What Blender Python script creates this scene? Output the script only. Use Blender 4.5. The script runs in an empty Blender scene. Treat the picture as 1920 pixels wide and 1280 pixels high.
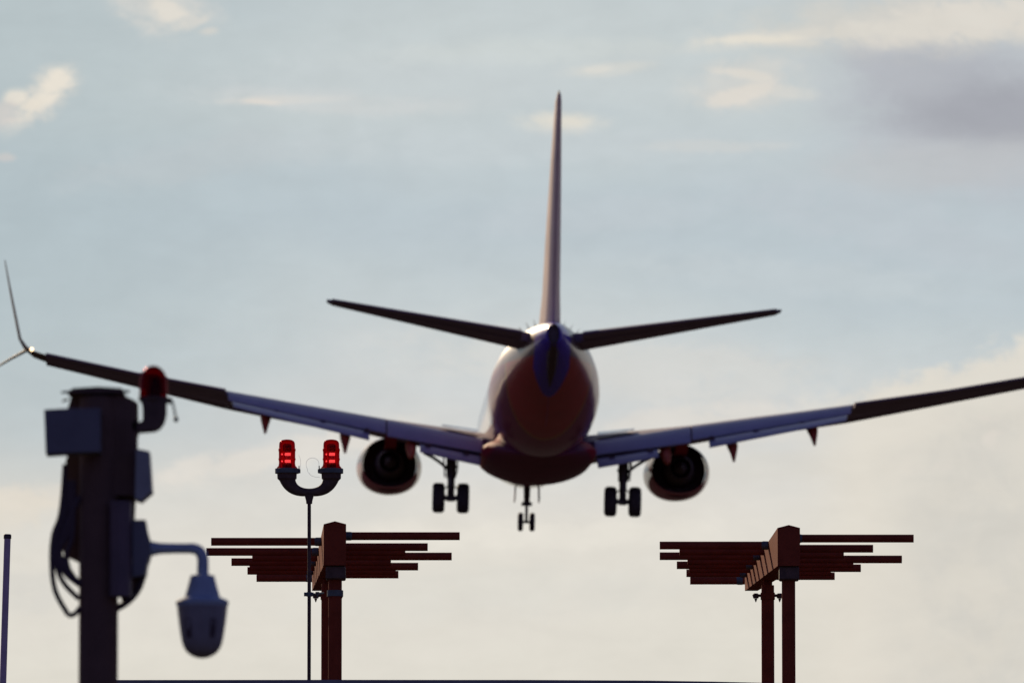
import bpy, math, random
from mathutils import Vector, Matrix, Euler
random.seed(7)
R = math.radians
sc = bpy.context.scene
COL = sc.collection

# ------------------------------------------------------------------ camera
CAM_Z = 1.6
PITCH = R(6.0)
FPX = 17670.0
cam_data = bpy.data.cameras.new('camera')
cam = bpy.data.objects.new('camera', cam_data)
COL.objects.link(cam)
cam.location = (0, 0, CAM_Z)
cam.rotation_euler = (R(90) + PITCH, 0, 0)
cam_data.sensor_width = 36.0
cam_data.sensor_fit = 'HORIZONTAL'
cam_data.lens = FPX / 1920 * 36.0
cam_data.clip_start = 0.5
cam_data.clip_end = 60000
cam_data.dof.use_dof = True
cam_data.dof.focus_distance = 52.3
cam_data.dof.aperture_fstop = 14.0
sc.camera = cam

# ------------------------------------------------------------------ exposure
sc.view_settings.view_transform = 'Standard'
sc.view_settings.look = 'None'
sc.view_settings.exposure = 0.0
sc.view_settings.gamma = 1.0
sc.render.film_transparent = False
sc.cycles.max_bounces = 8
sc.cycles.transparent_max_bounces = 12

# ------------------------------------------------------------------ sun
SUN_EL, SUN_AZ = R(22), R(-19)          # azimuth from +Y, negative = left of the view
sd = Vector((math.sin(SUN_AZ) * math.cos(SUN_EL), math.cos(SUN_AZ) * math.cos(SUN_EL), math.sin(SUN_EL)))
sun_data = bpy.data.lights.new('sun', 'SUN')
sun_data.energy = 3.8
sun_data.angle = R(0.6)
sun_data.color = (1.0, 0.78, 0.52)
sun = bpy.data.objects.new('sun', sun_data)
COL.objects.link(sun)
sun.rotation_euler = sd.to_track_quat('Z', 'Y').to_euler()
sun.location = (-30, 20, 60)


# ------------------------------------------------------------------ node expressions
def lin(c):
    return tuple((x / 255 / 12.92) if x / 255 <= .04045 else ((x / 255 + .055) / 1.055) ** 2.4 for x in c)


class NX:
    """arithmetic on shader sockets"""
    def __init__(s, nt, sock): s.nt, s.s = nt, sock
    def _op(a, op, b=None, c=None, clamp=False):
        n = a.nt.nodes.new('ShaderNodeMath'); n.operation = op; n.use_clamp = clamp
        for i, v in enumerate((a, b, c)):
            if v is None: continue
            if isinstance(v, NX): a.nt.links.new(v.s, n.inputs[i])
            else: n.inputs[i].default_value = float(v)
        return NX(a.nt, n.outputs[0])
    def __add__(a, b): return a._op('ADD', b)
    def __radd__(a, b): return a._op('ADD', b)
    def __sub__(a, b): return a._op('SUBTRACT', b)
    def __rsub__(a, b): return (a * -1.0) + b
    def __mul__(a, b): return a._op('MULTIPLY', b)
    def __rmul__(a, b): return a._op('MULTIPLY', b)
    def __truediv__(a, b): return a._op('DIVIDE', b)
    def abs(a): return a._op('ABSOLUTE')
    def sqrt(a): return a._op('SQRT')
    def pow(a, b): return a._op('POWER', b)
    def exp(a): return a._op('EXPONENT')
    def max(a, b): return a._op('MAXIMUM', b)
    def min(a, b): return a._op('MINIMUM', b)
    def clamp(a): return a._op('ADD', 0.0, clamp=True)
    def ss(a, lo, hi):
        n = a.nt.nodes.new('ShaderNodeMapRange'); n.interpolation_type = 'SMOOTHSTEP'
        a.nt.links.new(a.s, n.inputs[0])
        n.inputs[1].default_value = lo; n.inputs[2].default_value = hi
        if lo > hi:
            n.inputs[1].default_value = hi; n.inputs[2].default_value = lo
            n.inputs[3].default_value = 1; n.inputs[4].default_value = 0
        return NX(a.nt, n.outputs[0])


def nmix(nt, fac, a, b):
    n = nt.nodes.new('ShaderNodeMix'); n.data_type = 'RGBA'
    if isinstance(fac, NX): nt.links.new(fac.s, n.inputs[0])
    else: n.inputs[0].default_value = fac
    for v, i in ((a, 6), (b, 7)):
        if isinstance(v, tuple): n.inputs[i].default_value = (*v[:3], 1)
        else: nt.links.new(v, n.inputs[i])
    return n.outputs[2]


def comb(nt, x, y, z=0.0):
    n = nt.nodes.new('ShaderNodeCombineXYZ')
    for v, i in ((x, 0), (y, 1), (z, 2)):
        if isinstance(v, NX): nt.links.new(v.s, n.inputs[i])
        else: n.inputs[i].default_value = v
    return n.outputs[0]


def noise(nt, vec, scale, detail=4, rough=.5, dist=0.0):
    n = nt.nodes.new('ShaderNodeTexNoise')
    nt.links.new(vec, n.inputs['Vector'])
    n.inputs['Scale'].default_value = scale; n.inputs['Detail'].default_value = detail
    n.inputs['Roughness'].default_value = rough; n.inputs['Distortion'].default_value = dist
    return NX(nt, n.outputs[0])


# ------------------------------------------------------------------ world: clear sky with sunlit cloud veil round the sun
w = bpy.data.worlds.new('World'); sc.world = w; w.use_nodes = True
nt = w.node_tree; nt.nodes.clear()
out = nt.nodes.new('ShaderNodeOutputWorld')
tc = nt.nodes.new('ShaderNodeTexCoord')
sky = nt.nodes.new('ShaderNodeTexSky'); sky.sky_type = 'NISHITA'; sky.sun_disc = False
sky.sun_elevation = SUN_EL; sky.sun_rotation = SUN_AZ
sky.air_density = 1.0; sky.dust_density = 1.0; sky.ozone_density = 4.0
tint = nmix(nt, 1.0, sky.outputs[0], (.80, .55, 1.0)); tint.node.blend_type = 'MULTIPLY'
bg1 = nt.nodes.new('ShaderNodeBackground'); nt.links.new(tint, bg1.inputs[0]); bg1.inputs[1].default_value = 0.072
sep = nt.nodes.new('ShaderNodeSeparateXYZ'); nt.links.new(tc.outputs['Generated'], sep.inputs[0])
X, Y, Z = (NX(nt, sep.outputs[i]) for i in range(3))
az = X._op('ARCTAN2', Y) * (180 / math.pi)            # degrees right of +Y
el = Z.min(.9999).max(-.9999)._op('ARCSINE') * (180 / math.pi)
ae = comb(nt, az, el)
ae_s = comb(nt, az * 0.35, el)                        # stretched sideways: thin layered cloud
n1 = noise(nt, ae_s, .9, 4, .5)
n2 = noise(nt, ae, 2.6, 6, .62, .3)
n3 = noise(nt, ae_s, 3.2, 5, .6)
el_w = el + (n1 - .5) * 1.5
ramp = nt.nodes.new('ShaderNodeValToRGB')
nt.links.new(el_w.ss(0, 1)._op('ADD', 0).s, ramp.inputs[0])
mr = (el_w / 12.0); nt.links.new(mr.s, ramp.inputs[0])
stops = [(0.0, (214, 209, 198)), (3.6, (222, 218, 206)), (4.6, (226, 221, 211)), (5.15, (221, 218, 211)), (5.6, (208, 211, 211)),
         (6.05, (197, 206, 208)), (6.55, (187, 198, 204)), (7.0, (187, 199, 205)), (7.6, (201, 208, 208)), (8.2, (195, 204, 206)), (12.0, (180, 192, 200))]
cr = ramp.color_ramp; cr.interpolation = 'B_SPLINE'
while len(cr.elements) < len(stops): cr.elements.new(.5)
for e, (p, c) in zip(cr.elements, stops): e.position = p / 12.0
for e, (p, c) in zip(cr.elements, stops): e.color = (*lin(c), 1)
colr = ramp.outputs[0]
# left part of the sky slightly darker and greyer
colr = nmix(nt, az.ss(-.4, -3.2) * el.ss(4.6, 5.6) * .55, colr, lin((172, 187, 192)))
colr = nmix(nt, az.ss(1.2, 3.2) * el.ss(5.2, 4.0) * .8, colr, lin((208, 202, 190)))


n5 = noise(nt, comb(nt, az * .55, el), 7.0, 6, .62, .5)       # torn edges of the small clouds
n6 = noise(nt, comb(nt, az + el * .6, el), 16.0, 4, .6, .2)


def blob(a0, e0, ra, re, ang=0.0, warp=.35, lo=.10, hi=.80, fray=.8):
    """soft ragged cloud patch round a direction; returns 0..1"""
    da = az - a0 + (n2 - .5) * (warp * ra * 2) ; de = el - e0 + (n3 - .5) * (warp * re * 2.6)
    c, s = math.cos(R(ang)), math.sin(R(ang))
    u = (da * c + de * s) / ra; v = (de * c - da * s) / re
    return ((((u * u + v * v) * -1.0).exp()) * ((n5 - .5) * (fray * 3.0) + (n6 - .5) * (fray * .9) + 1.0)).ss(lo, hi)


def A(px): return (px - 960) / 308.4
def EL(py): return 6 + (640 - py) / 308.4
BL = [  # px, py, rx, ry, angle, colour, strength, warp
    (1740, 45, 330, 58, 3, (211, 208, 200), .8, .35),
    (1820, 42, 220, 40, 5, (224, 218, 208), .85, .5),
    (1560, 68, 250, 20, 5, (219, 215, 206), .8, .5),
    (1420, 76, 90, 9, 2, (231, 224, 210), .8, .5),
    (1400, 160, 105, 44, 10, (214, 212, 206), .7, .6),
    (1390, 178, 70, 16, 16, (229, 221, 210), .75, .6),
    (1395, 142, 60, 10, -8, (228, 221, 210), .7, .6),
    (1470, 172, 60, 14, -8, (222, 217, 208), .5, .6),
    (1140, 131, 85, 14, 4, (219, 217, 208), .7, .4),
    (1120, 131, 30, 7, 3, (233, 226, 213), .7, .4),
    (1055, 232, 85, 22, 0, (222, 219, 209), .85, .35),
    (1060, 231, 55, 11, 0, (231, 224, 210), .6, .4),
    (70, 195, 80, 34, 36, (226, 220, 209), .95, .8),
    (98, 170, 42, 22, 48, (236, 228, 214), .9, .8),
    (20, 188, 26, 17, 10, (236, 228, 214), .9, .6),
    (52, 205, 30, 16, 20, (232, 224, 210), .9, .6),
    (0, 222, 30, 24, 20, (214, 208, 202), .8, .6),
    (285, 12, 110, 50, -12, (215, 213, 207), .75, .8),
    (310, 24, 42, 26, -30, (230, 223, 211), .8, .9),
    (352, 48, 36, 12, 20, (224, 218, 208), .6, .8),
    (386, 62, 20, 8, 0, (222, 216, 206), .6, .6),
    (620, 192, 230, 24, -3, (207, 210, 209), .75, .4),
    (530, 189, 110, 9, 2, (219, 216, 210), .8, .5),
    (490, 193, 40, 5, -4, (228, 220, 210), .7, .5),
    (1000, 98, 330, 26, 2, (206, 212, 210), .65, .4),
    (800, 150, 420, 60, 0, (201, 208, 210), .45, .5),
    (1000, 275, 560, 34, 0, (199, 207, 210), .55, .5),
    (1340, 275, 130, 12, 0, (207, 209, 207), .6, .5),
    (350, 300, 260, 46, 8, (192, 199, 202), .5, .6),
    (1100, 400, 260, 36, 3, (194, 202, 207), .5, .5),
    (1640, 420, 300, 60, -12, (192, 199, 205), .5, .5),
    (1500, 520, 330, 40, -4, (198, 206, 209), .5, .5),
    (5, 298, 20, 10, 0, (210, 203, 198), .6, .4),
    (1180, 690, 420, 60, -4, (220, 217, 210), .5, .5),
    (1010, 1000, 360, 30, 1, (233, 228, 217), .6, .5),
    (520, 855, 260, 34, 12, (229, 222, 212), .7, .6),
    (120, 925, 160, 30, 10, (226, 218, 206), .6, .6),
    (640, 960, 180, 26, 6, (214, 213, 207), .45, .6),
    (20, 960, 100, 40, 12, (228, 219, 204), .6, .7),
    (40, 1110, 110, 40, 0, (211, 209, 203), .5, .6),
    (1330, 800, 260, 44, 6, (227, 220, 210), .6, .6),
    (1480, 870, 200, 30, 6, (214, 211, 203), .5, .6),
    (900, 1110, 420, 50, 2, (217, 215, 207), .45, .6),
    (1300, 1180, 300, 60, 2, (222, 218, 207), .4, .6),
]
# heavy grey cloud, upper right: thick in the middle, thinning out all round
for px, py, rx, ry, ang, c, st, wp, lo, hi in (
        (1850, 200, 290, 180, -8, (186, 190, 197), .75, .4, .02, .8), (1850, 195, 250, 105, -6, (174, 177, 184), .85, .4, .03, .85),
        (1880, 215, 170, 62, -4, (162, 164, 172), .75, .5, .03, .9), (1690, 130, 120, 60, -20, (181, 184, 190), .6, .6, .03, .9),
        (1780, 310, 260, 50, 3, (192, 194, 196), .6, .5, .03, .9)):
    colr = nmix(nt, blob(A(px), EL(py), rx / 308.4, ry / 308.4, ang, wp, lo, hi, .3) * st, colr, lin(c))
for px, py, rx, ry, ang, c, st, wp in BL:
    colr = nmix(nt, blob(A(px), EL(py), rx / 308.4, ry / 308.4, ang, wp) * (st * .9), colr, lin(c))
# cumulus bank rising to the right, lit edge, greyer inside
edge = (el - (az - A(1560)) * ((740 - 625) / 360.0) - EL(742)) * -1.0 + (n2 - .5) * .55 + (n1 - .5) * .3 + (n5 - .5) * .35
m = edge.ss(-.02, .16) * az.ss(A(1460), A(1640))
colr = nmix(nt, m * .9, colr, lin((226, 220, 208)))
inner = edge.ss(.14, .6) * az.ss(A(1560), A(1800)) * (n2.ss(.35, .65) * .6 + .4)
colr = nmix(nt, inner * .85, colr, lin((208, 205, 197)))
bil = edge.ss(.25, .5) * edge.ss(.8, .55) * az.ss(A(1560), A(1760)) * n5.ss(.5, .7)
colr = nmix(nt, bil * .6, colr, lin((224, 216, 206)))
# fine mottling of the cloud layer
n4 = noise(nt, ae_s, 5.5, 5, .6, .4)
mot = ((n4 - .5) * .11 + (n2 - .5) * .08 + (n5 - .5) * .05) + 1.0
vm = nt.nodes.new('ShaderNodeVectorMath'); vm.operation = 'SCALE'
nt.links.new(colr, vm.inputs[0]); nt.links.new(mot.s, vm.inputs['Scale'])
bg2 = nt.nodes.new('ShaderNodeBackground'); nt.links.new(vm.outputs[0], bg2.inputs[0]); bg2.inputs[1].default_value = 1.0
# the veil is bright around the sun's side of the sky and gone on the far side
fa = R(-6); fe = R(8)
fd = (math.sin(fa) * math.cos(fe), math.cos(fa) * math.cos(fe), math.sin(fe))
cosv = X * fd[0] + Y * fd[1] + Z * fd[2]
mixs = nt.nodes.new('ShaderNodeMixShader')
nt.links.new(cosv.ss(.45, .97).s, mixs.inputs[0])
nt.links.new(bg1.outputs[0], mixs.inputs[1]); nt.links.new(bg2.outputs[0], mixs.inputs[2])
nt.links.new(mixs.outputs[0], out.inputs[0])


# ------------------------------------------------------------------ materials
def mat(name, col, rough=.5, metal=0.0, coat=0.0, var=.12, scale=6.0, emit=None, es=1.0, bump=0.0, spec=.5):
    m = bpy.data.materials.new(name); m.use_nodes = True
    t = m.node_tree; b = t.nodes['Principled BSDF']
    b.inputs['Roughness'].default_value = rough; b.inputs['Metallic'].default_value = metal
    b.inputs['Specular IOR Level'].default_value = spec
    b.inputs['Coat Weight'].default_value = coat; b.inputs['Coat Roughness'].default_value = .08
    c = t.nodes.new('ShaderNodeTexCoord')
    n = noise(t, c.outputs['Object'], scale, 5, .6)
    t.links.new(nmix(t, n.ss(.3, .7), tuple(x * (1 - var) for x in col), tuple(min(1, x * (1 + var)) for x in col)), b.inputs['Base Color'])
    rr = n * .15 + (rough - .07); t.links.new(rr.s, b.inputs['Roughness'])
    if bump:
        bp = t.nodes.new('ShaderNodeBump'); bp.inputs['Strength'].default_value = bump; bp.inputs['Distance'].default_value = .02
        t.links.new(n.s, bp.inputs['Height']); t.links.new(bp.outputs[0], b.inputs['Normal'])
    if emit:
        b.inputs['Emission Color'].default_value = (*emit, 1); b.inputs['Emission Strength'].default_value = es
    return m


M = {
    'orange': mat('orange_paint', (.24, .050, .022), .75, var=.15, scale=9, spec=.03),
    'galv': mat('galvanised_steel', (.10, .12, .10), .6, metal=.1, var=.2, scale=40),
    'darkmast': mat('weathered_dark_paint', (.13, .08, .055), .85, spec=.15, var=.1, scale=14),
    'greybox': mat('grey_enclosure_paint', (.12, .12, .12), .55, var=.12, scale=10),
    'palebox': mat('pale_enclosure_paint', (.26, .27, .24), .5, var=.1, scale=10),
    'white': mat('white_housing_plastic', (.34, .42, .46), .7, spec=.2, var=.06, scale=20),
    'smoke': mat('smoked_dome_plastic', (.22, .21, .20), .5, coat=.05, var=.1, scale=20),
    'black': mat('black_rubber', (.06, .04, .04), .7, var=.2, scale=20),
    'cast': mat('dark_cast_metal', (.11, .07, .05), .75, spec=.2, var=.2, scale=30),
    'purple': mat('grey_conduit_plastic', (.10, .065, .065), .5, var=.15, scale=20),
    'whip': mat('fibreglass_whip', (.50, .38, .40), .45, var=.1, scale=12),
    'rail': mat('painted_steel_rail', (.17, .17, .17), .5, var=.2, scale=8),
    'tan': mat('bare_rod_metal', (.55, .40, .25), .3, metal=.6, var=.15, scale=20),
    'wire': mat('pale_wire', (.7, .68, .62), .5, var=.05),
    'wing': mat('grey_wing_paint', (.28, .21, .26), .6, spec=.2, var=.1, scale=1.2),
    'flap': mat('light_grey_flap_paint', (.40, .38, .42), .5, coat=.1, var=.08, scale=1.5),
    'dark': mat('dark_recess_metal', (.12, .08, .07), .7, var=.2, scale=5),
    'steelgear': mat('gear_leg_paint', (.12, .10, .09), .5, var=.2, scale=12),
    'tyre': mat('tyre_rubber', (.06, .045, .04), .8, var=.2, scale=12),
    'rim': mat('wheel_hub_metal', (.2, .19, .18), .4, metal=.6, var=.1, scale=12),
    'maroon': mat('red_cowling_paint', (.42, .03, .04), .65, spec=.2, var=.1, scale=1.5),
    'silver': mat('polished_cowling_metal', (.75, .73, .70), .16, metal=1.0, var=.05, scale=2),
    'nozzle': mat('sooty_nozzle_metal', (.09, .06, .055), .8, spec=.2, var=.25, scale=5),
    'redfair': mat('orange_fairing_paint', (.50, .07, .03), .7, spec=.15, var=.12, scale=3),
    'finpaint': mat('tail_fin_paint', (.88, .62, .44), .5, coat=.1, var=.1, scale=.6),
    'led': mat('lit_red_diodes', (.5, .02, .02), .4, emit=(1.0, .95, .9), es=3.4),
    'nav': mat('lit_strobe', (1, .9, .7), .3, emit=(1.0, .68, .38), es=4.0),
    'grass': mat('airfield_grass', (.050, .042, .038), .95, var=.45, scale=.35, bump=.4),
}


def red_glass(name='red_lens_plastic', ca=(.26, .02, .022), cb=(.48, .03, .032), tl=.16):
    m = bpy.data.materials.new(name); m.use_nodes = True
    t = m.node_tree; t.nodes.clear()
    o = t.nodes.new('ShaderNodeOutputMaterial')
    tr = t.nodes.new('ShaderNodeBsdfTransparent')
    gl = t.nodes.new('ShaderNodeBsdfGlossy'); gl.inputs['Roughness'].default_value = .12
    df = t.nodes.new('ShaderNodeBsdfTranslucent'); df.inputs[0].default_value = (.75, .004, .01, 1)
    c = t.nodes.new('ShaderNodeTexCoord')
    wv = t.nodes.new('ShaderNodeTexWave'); wv.wave_type = 'BANDS'; wv.bands_direction = 'Z'
    wv.inputs['Scale'].default_value = 90; wv.inputs['Distortion'].default_value = .3
    t.links.new(c.outputs['Object'], wv.inputs['Vector'])
    t.links.new(nmix(t, NX(t, wv.outputs['Fac']), ca, cb), tr.inputs[0])
    m1 = t.nodes.new('ShaderNodeMixShader'); m1.inputs[0].default_value = tl
    t.links.new(tr.outputs[0], m1.inputs[1]); t.links.new(df.outputs[0], m1.inputs[2])
    fr = t.nodes.new('ShaderNodeFresnel'); fr.inputs[0].default_value = 1.35
    f2 = NX(t, fr.outputs[0]) * .35
    m2 = t.nodes.new('ShaderNodeMixShader'); t.links.new(f2.s, m2.inputs[0])
    t.links.new(m1.outputs[0], m2.inputs[1]); t.links.new(gl.outputs[0], m2.inputs[2])
    gl.inputs[0].default_value = (1, .35, .4, 1)
    t.links.new(m2.outputs[0], o.inputs[0])
    return m


M['lens'] = red_glass()
M['lens2'] = red_glass('dark_red_lens_plastic', (.19, .003, .010), (.25, .005, .014), .05)


def livery():
    m = bpy.data.materials.new('fuselage_livery'); m.use_nodes = True
    t = m.node_tree; b = t.nodes['Principled BSDF']
    c = t.nodes.new('ShaderNodeTexCoord'); s = t.nodes.new('ShaderNodeSeparateXYZ')
    t.links.new(c.outputs['Object'], s.inputs[0])
    x, y, z = (NX(t, s.outputs[i]) for i in range(3))
    ax = x.abs()
    n = noise(t, c.outputs['Object'], .8, 4, .55)
    blue = (.09, .03, .55); red = (.60, .04, .032); plum = (.36, .028, .09); gold = (.55, .27, .02)
    # rear belly oval: orange red, edged with a thin gold line, plum outside it
    oval = (ax / 1.42) * (ax / 1.42) + ((z - .55) / 2.15) * ((z - .55) / 2.15)
    col = nmix(t, oval.ss(1.0, 1.03), red, plum)
    line = oval.ss(.965, .985) * oval.ss(1.045, 1.025)
    col = nmix(t, line * .55, col, gold)
    # upper half of the body is blue ahead of the tail, with reflected warm sky painted in as tan on the tail flanks
    up = z.ss(.62, .70) * y.ss(-9.0, -13.0)
    col = nmix(t, up, col, (.24, .15, .14))
    col = nmix(t, z.ss(.62, .70) * y.ss(-13.0, -9.0), col, (.20, .10, .22))
    # blue tail cone: teardrop running down to a point under the body
    tw = ((z + .50).max(0.0) / .9).pow(.5).min(.95) * .62
    tw2 = (2.15 - z).max(0.0) * .62
    tear = (ax - tw.min(tw2)).ss(.02, -.02) * y.ss(-10.2, -10.6)
    col = nmix(t, tear, col, blue)
    t.links.new(nmix(t, n.ss(.25, .75) * .18, col, (.05, .03, .03)), b.inputs['Base Color'])
    b.inputs['Roughness'].default_value = .42; b.inputs['Specular IOR Level'].default_value = .3; cw = y.ss(-9.0, -4.0) * .65 + .33; t.links.new(cw.s, b.inputs['Coat Weight'])  # coat raised ahead of the tail to put a paler sky sheen on the flanks
    b.inputs['Coat Roughness'].default_value = .07
    return m


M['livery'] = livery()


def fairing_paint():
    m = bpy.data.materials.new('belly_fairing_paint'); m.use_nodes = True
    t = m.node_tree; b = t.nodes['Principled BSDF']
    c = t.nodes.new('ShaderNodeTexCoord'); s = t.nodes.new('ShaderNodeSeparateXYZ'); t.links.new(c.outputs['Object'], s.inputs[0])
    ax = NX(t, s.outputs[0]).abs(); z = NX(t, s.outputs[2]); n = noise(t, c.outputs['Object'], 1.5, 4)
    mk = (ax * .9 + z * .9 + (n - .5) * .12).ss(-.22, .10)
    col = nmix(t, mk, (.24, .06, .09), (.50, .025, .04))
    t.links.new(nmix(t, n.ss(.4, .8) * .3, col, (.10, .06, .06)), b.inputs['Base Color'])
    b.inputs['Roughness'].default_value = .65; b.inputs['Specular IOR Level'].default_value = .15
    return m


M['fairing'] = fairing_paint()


# ------------------------------------------------------------------ mesh helpers
class MB:
    def __init__(s): s.v, s.f = [], []
    def add(s, vs, fs):
        o = len(s.v); s.v += [Vector(p) for p in vs]; s.f += [[i + o for i in f] for f in fs]
        return s
    def box(s, lo, hi, bev=0.0):
        x0, y0, z0 = lo; x1, y1, z1 = hi
        if bev <= 0:
            vs = [(x0, y0, z0), (x1, y0, z0), (x1, y1, z0), (x0, y1, z0), (x0, y0, z1), (x1, y0, z1), (x1, y1, z1), (x0, y1, z1)]
            return s.add(vs, [(3, 2, 1, 0), (4, 5, 6, 7), (0, 1, 5, 4), (1, 2, 6, 5), (2, 3, 7, 6), (3, 0, 4, 7)])
        b = bev
        loops = []
        def oct_(z, k):
            return [(x0 + b + k, y0 + k, z), (x1 - b - k, y0 + k, z), (x1 - k, y0 + b + k, z), (x1 - k, y1 - b - k, z),
                    (x1 - b - k, y1 - k, z), (x0 + b + k, y1 - k, z), (x0 + k, y1 - b - k, z), (x0 + k, y0 + b + k, z)]
        return s.loft([oct_(z0, b), oct_(z0 + b, 0), oct_(z1 - b, 0), oct_(z1, b)])
    def loft(s, loops, cap=True, closed=True):
        n = len(loops[0]); vs = [p for l in loops for p in l]; fs = []
        for i in range(len(loops) - 1):
            for j in range(n if closed else n - 1):
                a = i * n + j; b2 = i * n + (j + 1) % n
                fs.append((a, b2, b2 + n, a + n))
        if cap:
            fs.append(tuple(range(n))[::-1]); fs.append(tuple(range((len(loops) - 1) * n, len(loops) * n)))
        return s.add(vs, fs)
    def tube(s, pts, r, n=12, cap=True):
        pts = [Vector(p) for p in pts]
        rs = r if isinstance(r, (list, tuple)) else [r] * len(pts)
        loops = []; up = None
        for i, p in enumerate(pts):
            d = (pts[min(i + 1, len(pts) - 1)] - pts[max(i - 1, 0)]).normalized()
            if up is None:
                up = Vector((0, 0, 1)) if abs(d.z) < .9 else Vector((0, 1, 0))
            a = d.cross(up).normalized(); bb = a.cross(d).normalized(); up = bb
            loops.append([p + (a * math.cos(2 * math.pi * k / n) + bb * math.sin(2 * math.pi * k / n)) * rs[i] for k in range(n)])
        return s.loft(loops, cap)
    def lathe(s, prof, c=(0, 0, 0), axis='Z', n=32, cap=True, squash=None):
        loops = []
        for h, r in prof:
            l = []
            for k in range(n):
                a = 2 * math.pi * k / n; u, v = r * math.cos(a), r * math.sin(a)
                if squash: u, v = squash(h, u, v)
                if axis == 'Z': l.append((c[0] + u, c[1] + v, c[2] + h))
                elif axis == 'Y': l.append((c[0] + u, c[1] + h, c[2] + v))
                else: l.append((c[0] + h, c[1] + u, c[2] + v))
            loops.append(l)
        return s.loft(loops, cap)
    def prism(s, poly, y0, y1):
        """polygon in XZ extruded along Y"""
        return s.loft([[(x, y0, z) for x, z in poly], [(x, y1, z) for x, z in poly]])
    def build(s, name, m, parent=None, off=(0, 0, 0), smooth=True, bevel=0.0):
        off = Vector(off)
        me = bpy.data.meshes.new(name)
        me.from_pydata([tuple(p - off) for p in s.v], [], s.f)
        me.materials.append(m)
        import bmesh
        bm = bmesh.new(); bm.from_mesh(me)
        bmesh.ops.recalc_face_normals(bm, faces=bm.faces)
        if smooth:
            for f in bm.faces: f.smooth = True
            for e in bm.edges:
                if len(e.link_faces) == 2 and e.calc_face_angle(0) > R(35): e.smooth = False
        bm.to_mesh(me); bm.free()
        o = bpy.data.objects.new(name, me); COL.objects.link(o)
        if parent is not None: o.parent = parent
        else: o.location = off
        return o


def thing(name, label, cat, loc, group=None, kind=None):
    o = bpy.data.objects.new(name, None); COL.objects.link(o); o.location = loc
    o.empty_display_size = .3
    tag(o, label, cat, group, kind); return o


def tag(o, label=None, cat=None, group=None, kind=None):
    if label: o['label'] = label
    if cat: o['category'] = cat
    if group: o['group'] = group
    if kind: o['kind'] = kind
    return o


def bez(p0, p1, p2, n=8):
    p0, p1, p2 = Vector(p0), Vector(p1), Vector(p2)
    return [p0 * (1 - t) ** 2 + p1 * 2 * t * (1 - t) + p2 * t * t for t in [i / n for i in range(n + 1)]]


TANP = math.tan(PITCH)
HOR = 640 + FPX * TANP


def at(px, py, y):
    """point in the world at distance y north of the camera, for a bearing read off the survey picture"""
    u = (px - 960) / FPX; v = (640 - py) / FPX
    d = Vector((u, math.cos(PITCH) - v * math.sin(PITCH), math.sin(PITCH) + v * math.cos(PITCH)))
    d = d * (y / d.y)
    return Vector((d.x, d.y, CAM_Z + d.z))


# ------------------------------------------------------------------ ground
M['grass'].node_tree.nodes['Principled BSDF'].inputs['Specular IOR Level'].default_value = 0.0
g = MB(); NG = 40
for i in range(NG + 1):
    for j in range(NG + 1):
        x = (i / NG * 2 - 1); y = (j / NG * 2 - 1)
        g.v.append(Vector((math.copysign(abs(x) ** 2.5, x) * 20000, math.copysign(abs(y) ** 2.5, y) * 20000 + 100, 0)))
for i in range(NG):
    for j in range(NG):
        a = i * (NG + 1) + j; g.f.append([a, a + NG + 1, a + NG + 2, a + 1])
go = g.build('ground', M['grass']); tag(go, kind='structure')

# ------------------------------------------------------------------ airliner
# body axes: x right, y forward, z up; origin on the centreline above the main wheels
plane = thing('airliner', 'twin engine airliner coming in to land with flaps and wheels down', 'airplane', (0.913, 322.0, CAM_Z + 31.563))
plane.rotation_mode = 'YXZ'
plane.rotation_euler = (0.0345464, 0.0198318, 0.0227640)


def foil(le, te, nrm, t, n=14, tet=.012, camber=0.0):
    le, te, nrm = Vector(le), Vector(te), Vector(nrm).normalized()
    c = te - le; up, lo = [], []
    for i in range(n + 1):
        x = .5 - .5 * math.cos(math.pi * i / n)
        y = 5 * t * (.2969 * math.sqrt(x) - .126 * x - .3516 * x * x + .2843 * x ** 3 - .1015 * x ** 4) + tet * x / 2
        cm = camber * 4 * x * (1 - x)
        up.append(le + c * x + nrm * (y + cm)); lo.append(le + c * x + nrm * (-y + cm))
    return up + lo[1:][::-1]


def lerp(a, b, t): return tuple(p + (q - p) * t for p, q in zip(a, b))


# fuselage -------------------------------------------------------
ST = [(19.7, .03, -.50, -.56), (19.55, .3, -.28, -.80), (19.2, .65, 0, -1.05), (18.2, 1.15, .6, -1.5), (16.7, 1.55, 1.45, -1.8), (14.7, 1.82, 1.9, -1.98),
      (12.7, 1.88, 2.0, -2.01), (5, 1.88, 2.0, -2.01), (-3, 1.88, 2.0, -2.01), (-5.3, 1.88, 2.0, -1.99), (-7.3, 1.86, 2.0, -1.84), (-9.3, 1.77, 1.99, -1.5),
      (-11.3, 1.59, 1.97, -1.06), (-13.3, 1.30, 1.92, -.55), (-15.3, .94, 1.84, .0), (-16.8, .64, 1.74, .42), (-17.8, .42, 1.64, .72), (-18.3, .27, 1.54, .92)]
fb = MB(); loops = []
ST2 = []
for a, b in zip(ST, ST[1:]):
    for k in range(3): ST2.append(lerp(a, b, k / 3))
ST2.append(ST[-1])
for y, hw, zt, zb in ST2:
    l = []
    for k in range(48):
        a = 2 * math.pi * k / 48; zc = zb + (zt - zb) * .48
        cz = math.sin(a)
        l.append((hw * math.cos(a), y, zc + cz * ((zt - zc) if cz > 0 else (zc - zb))))
    loops.append(l)
fb.loft(loops)
fus = fb.build('fuselage', M['livery'], plane)
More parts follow.
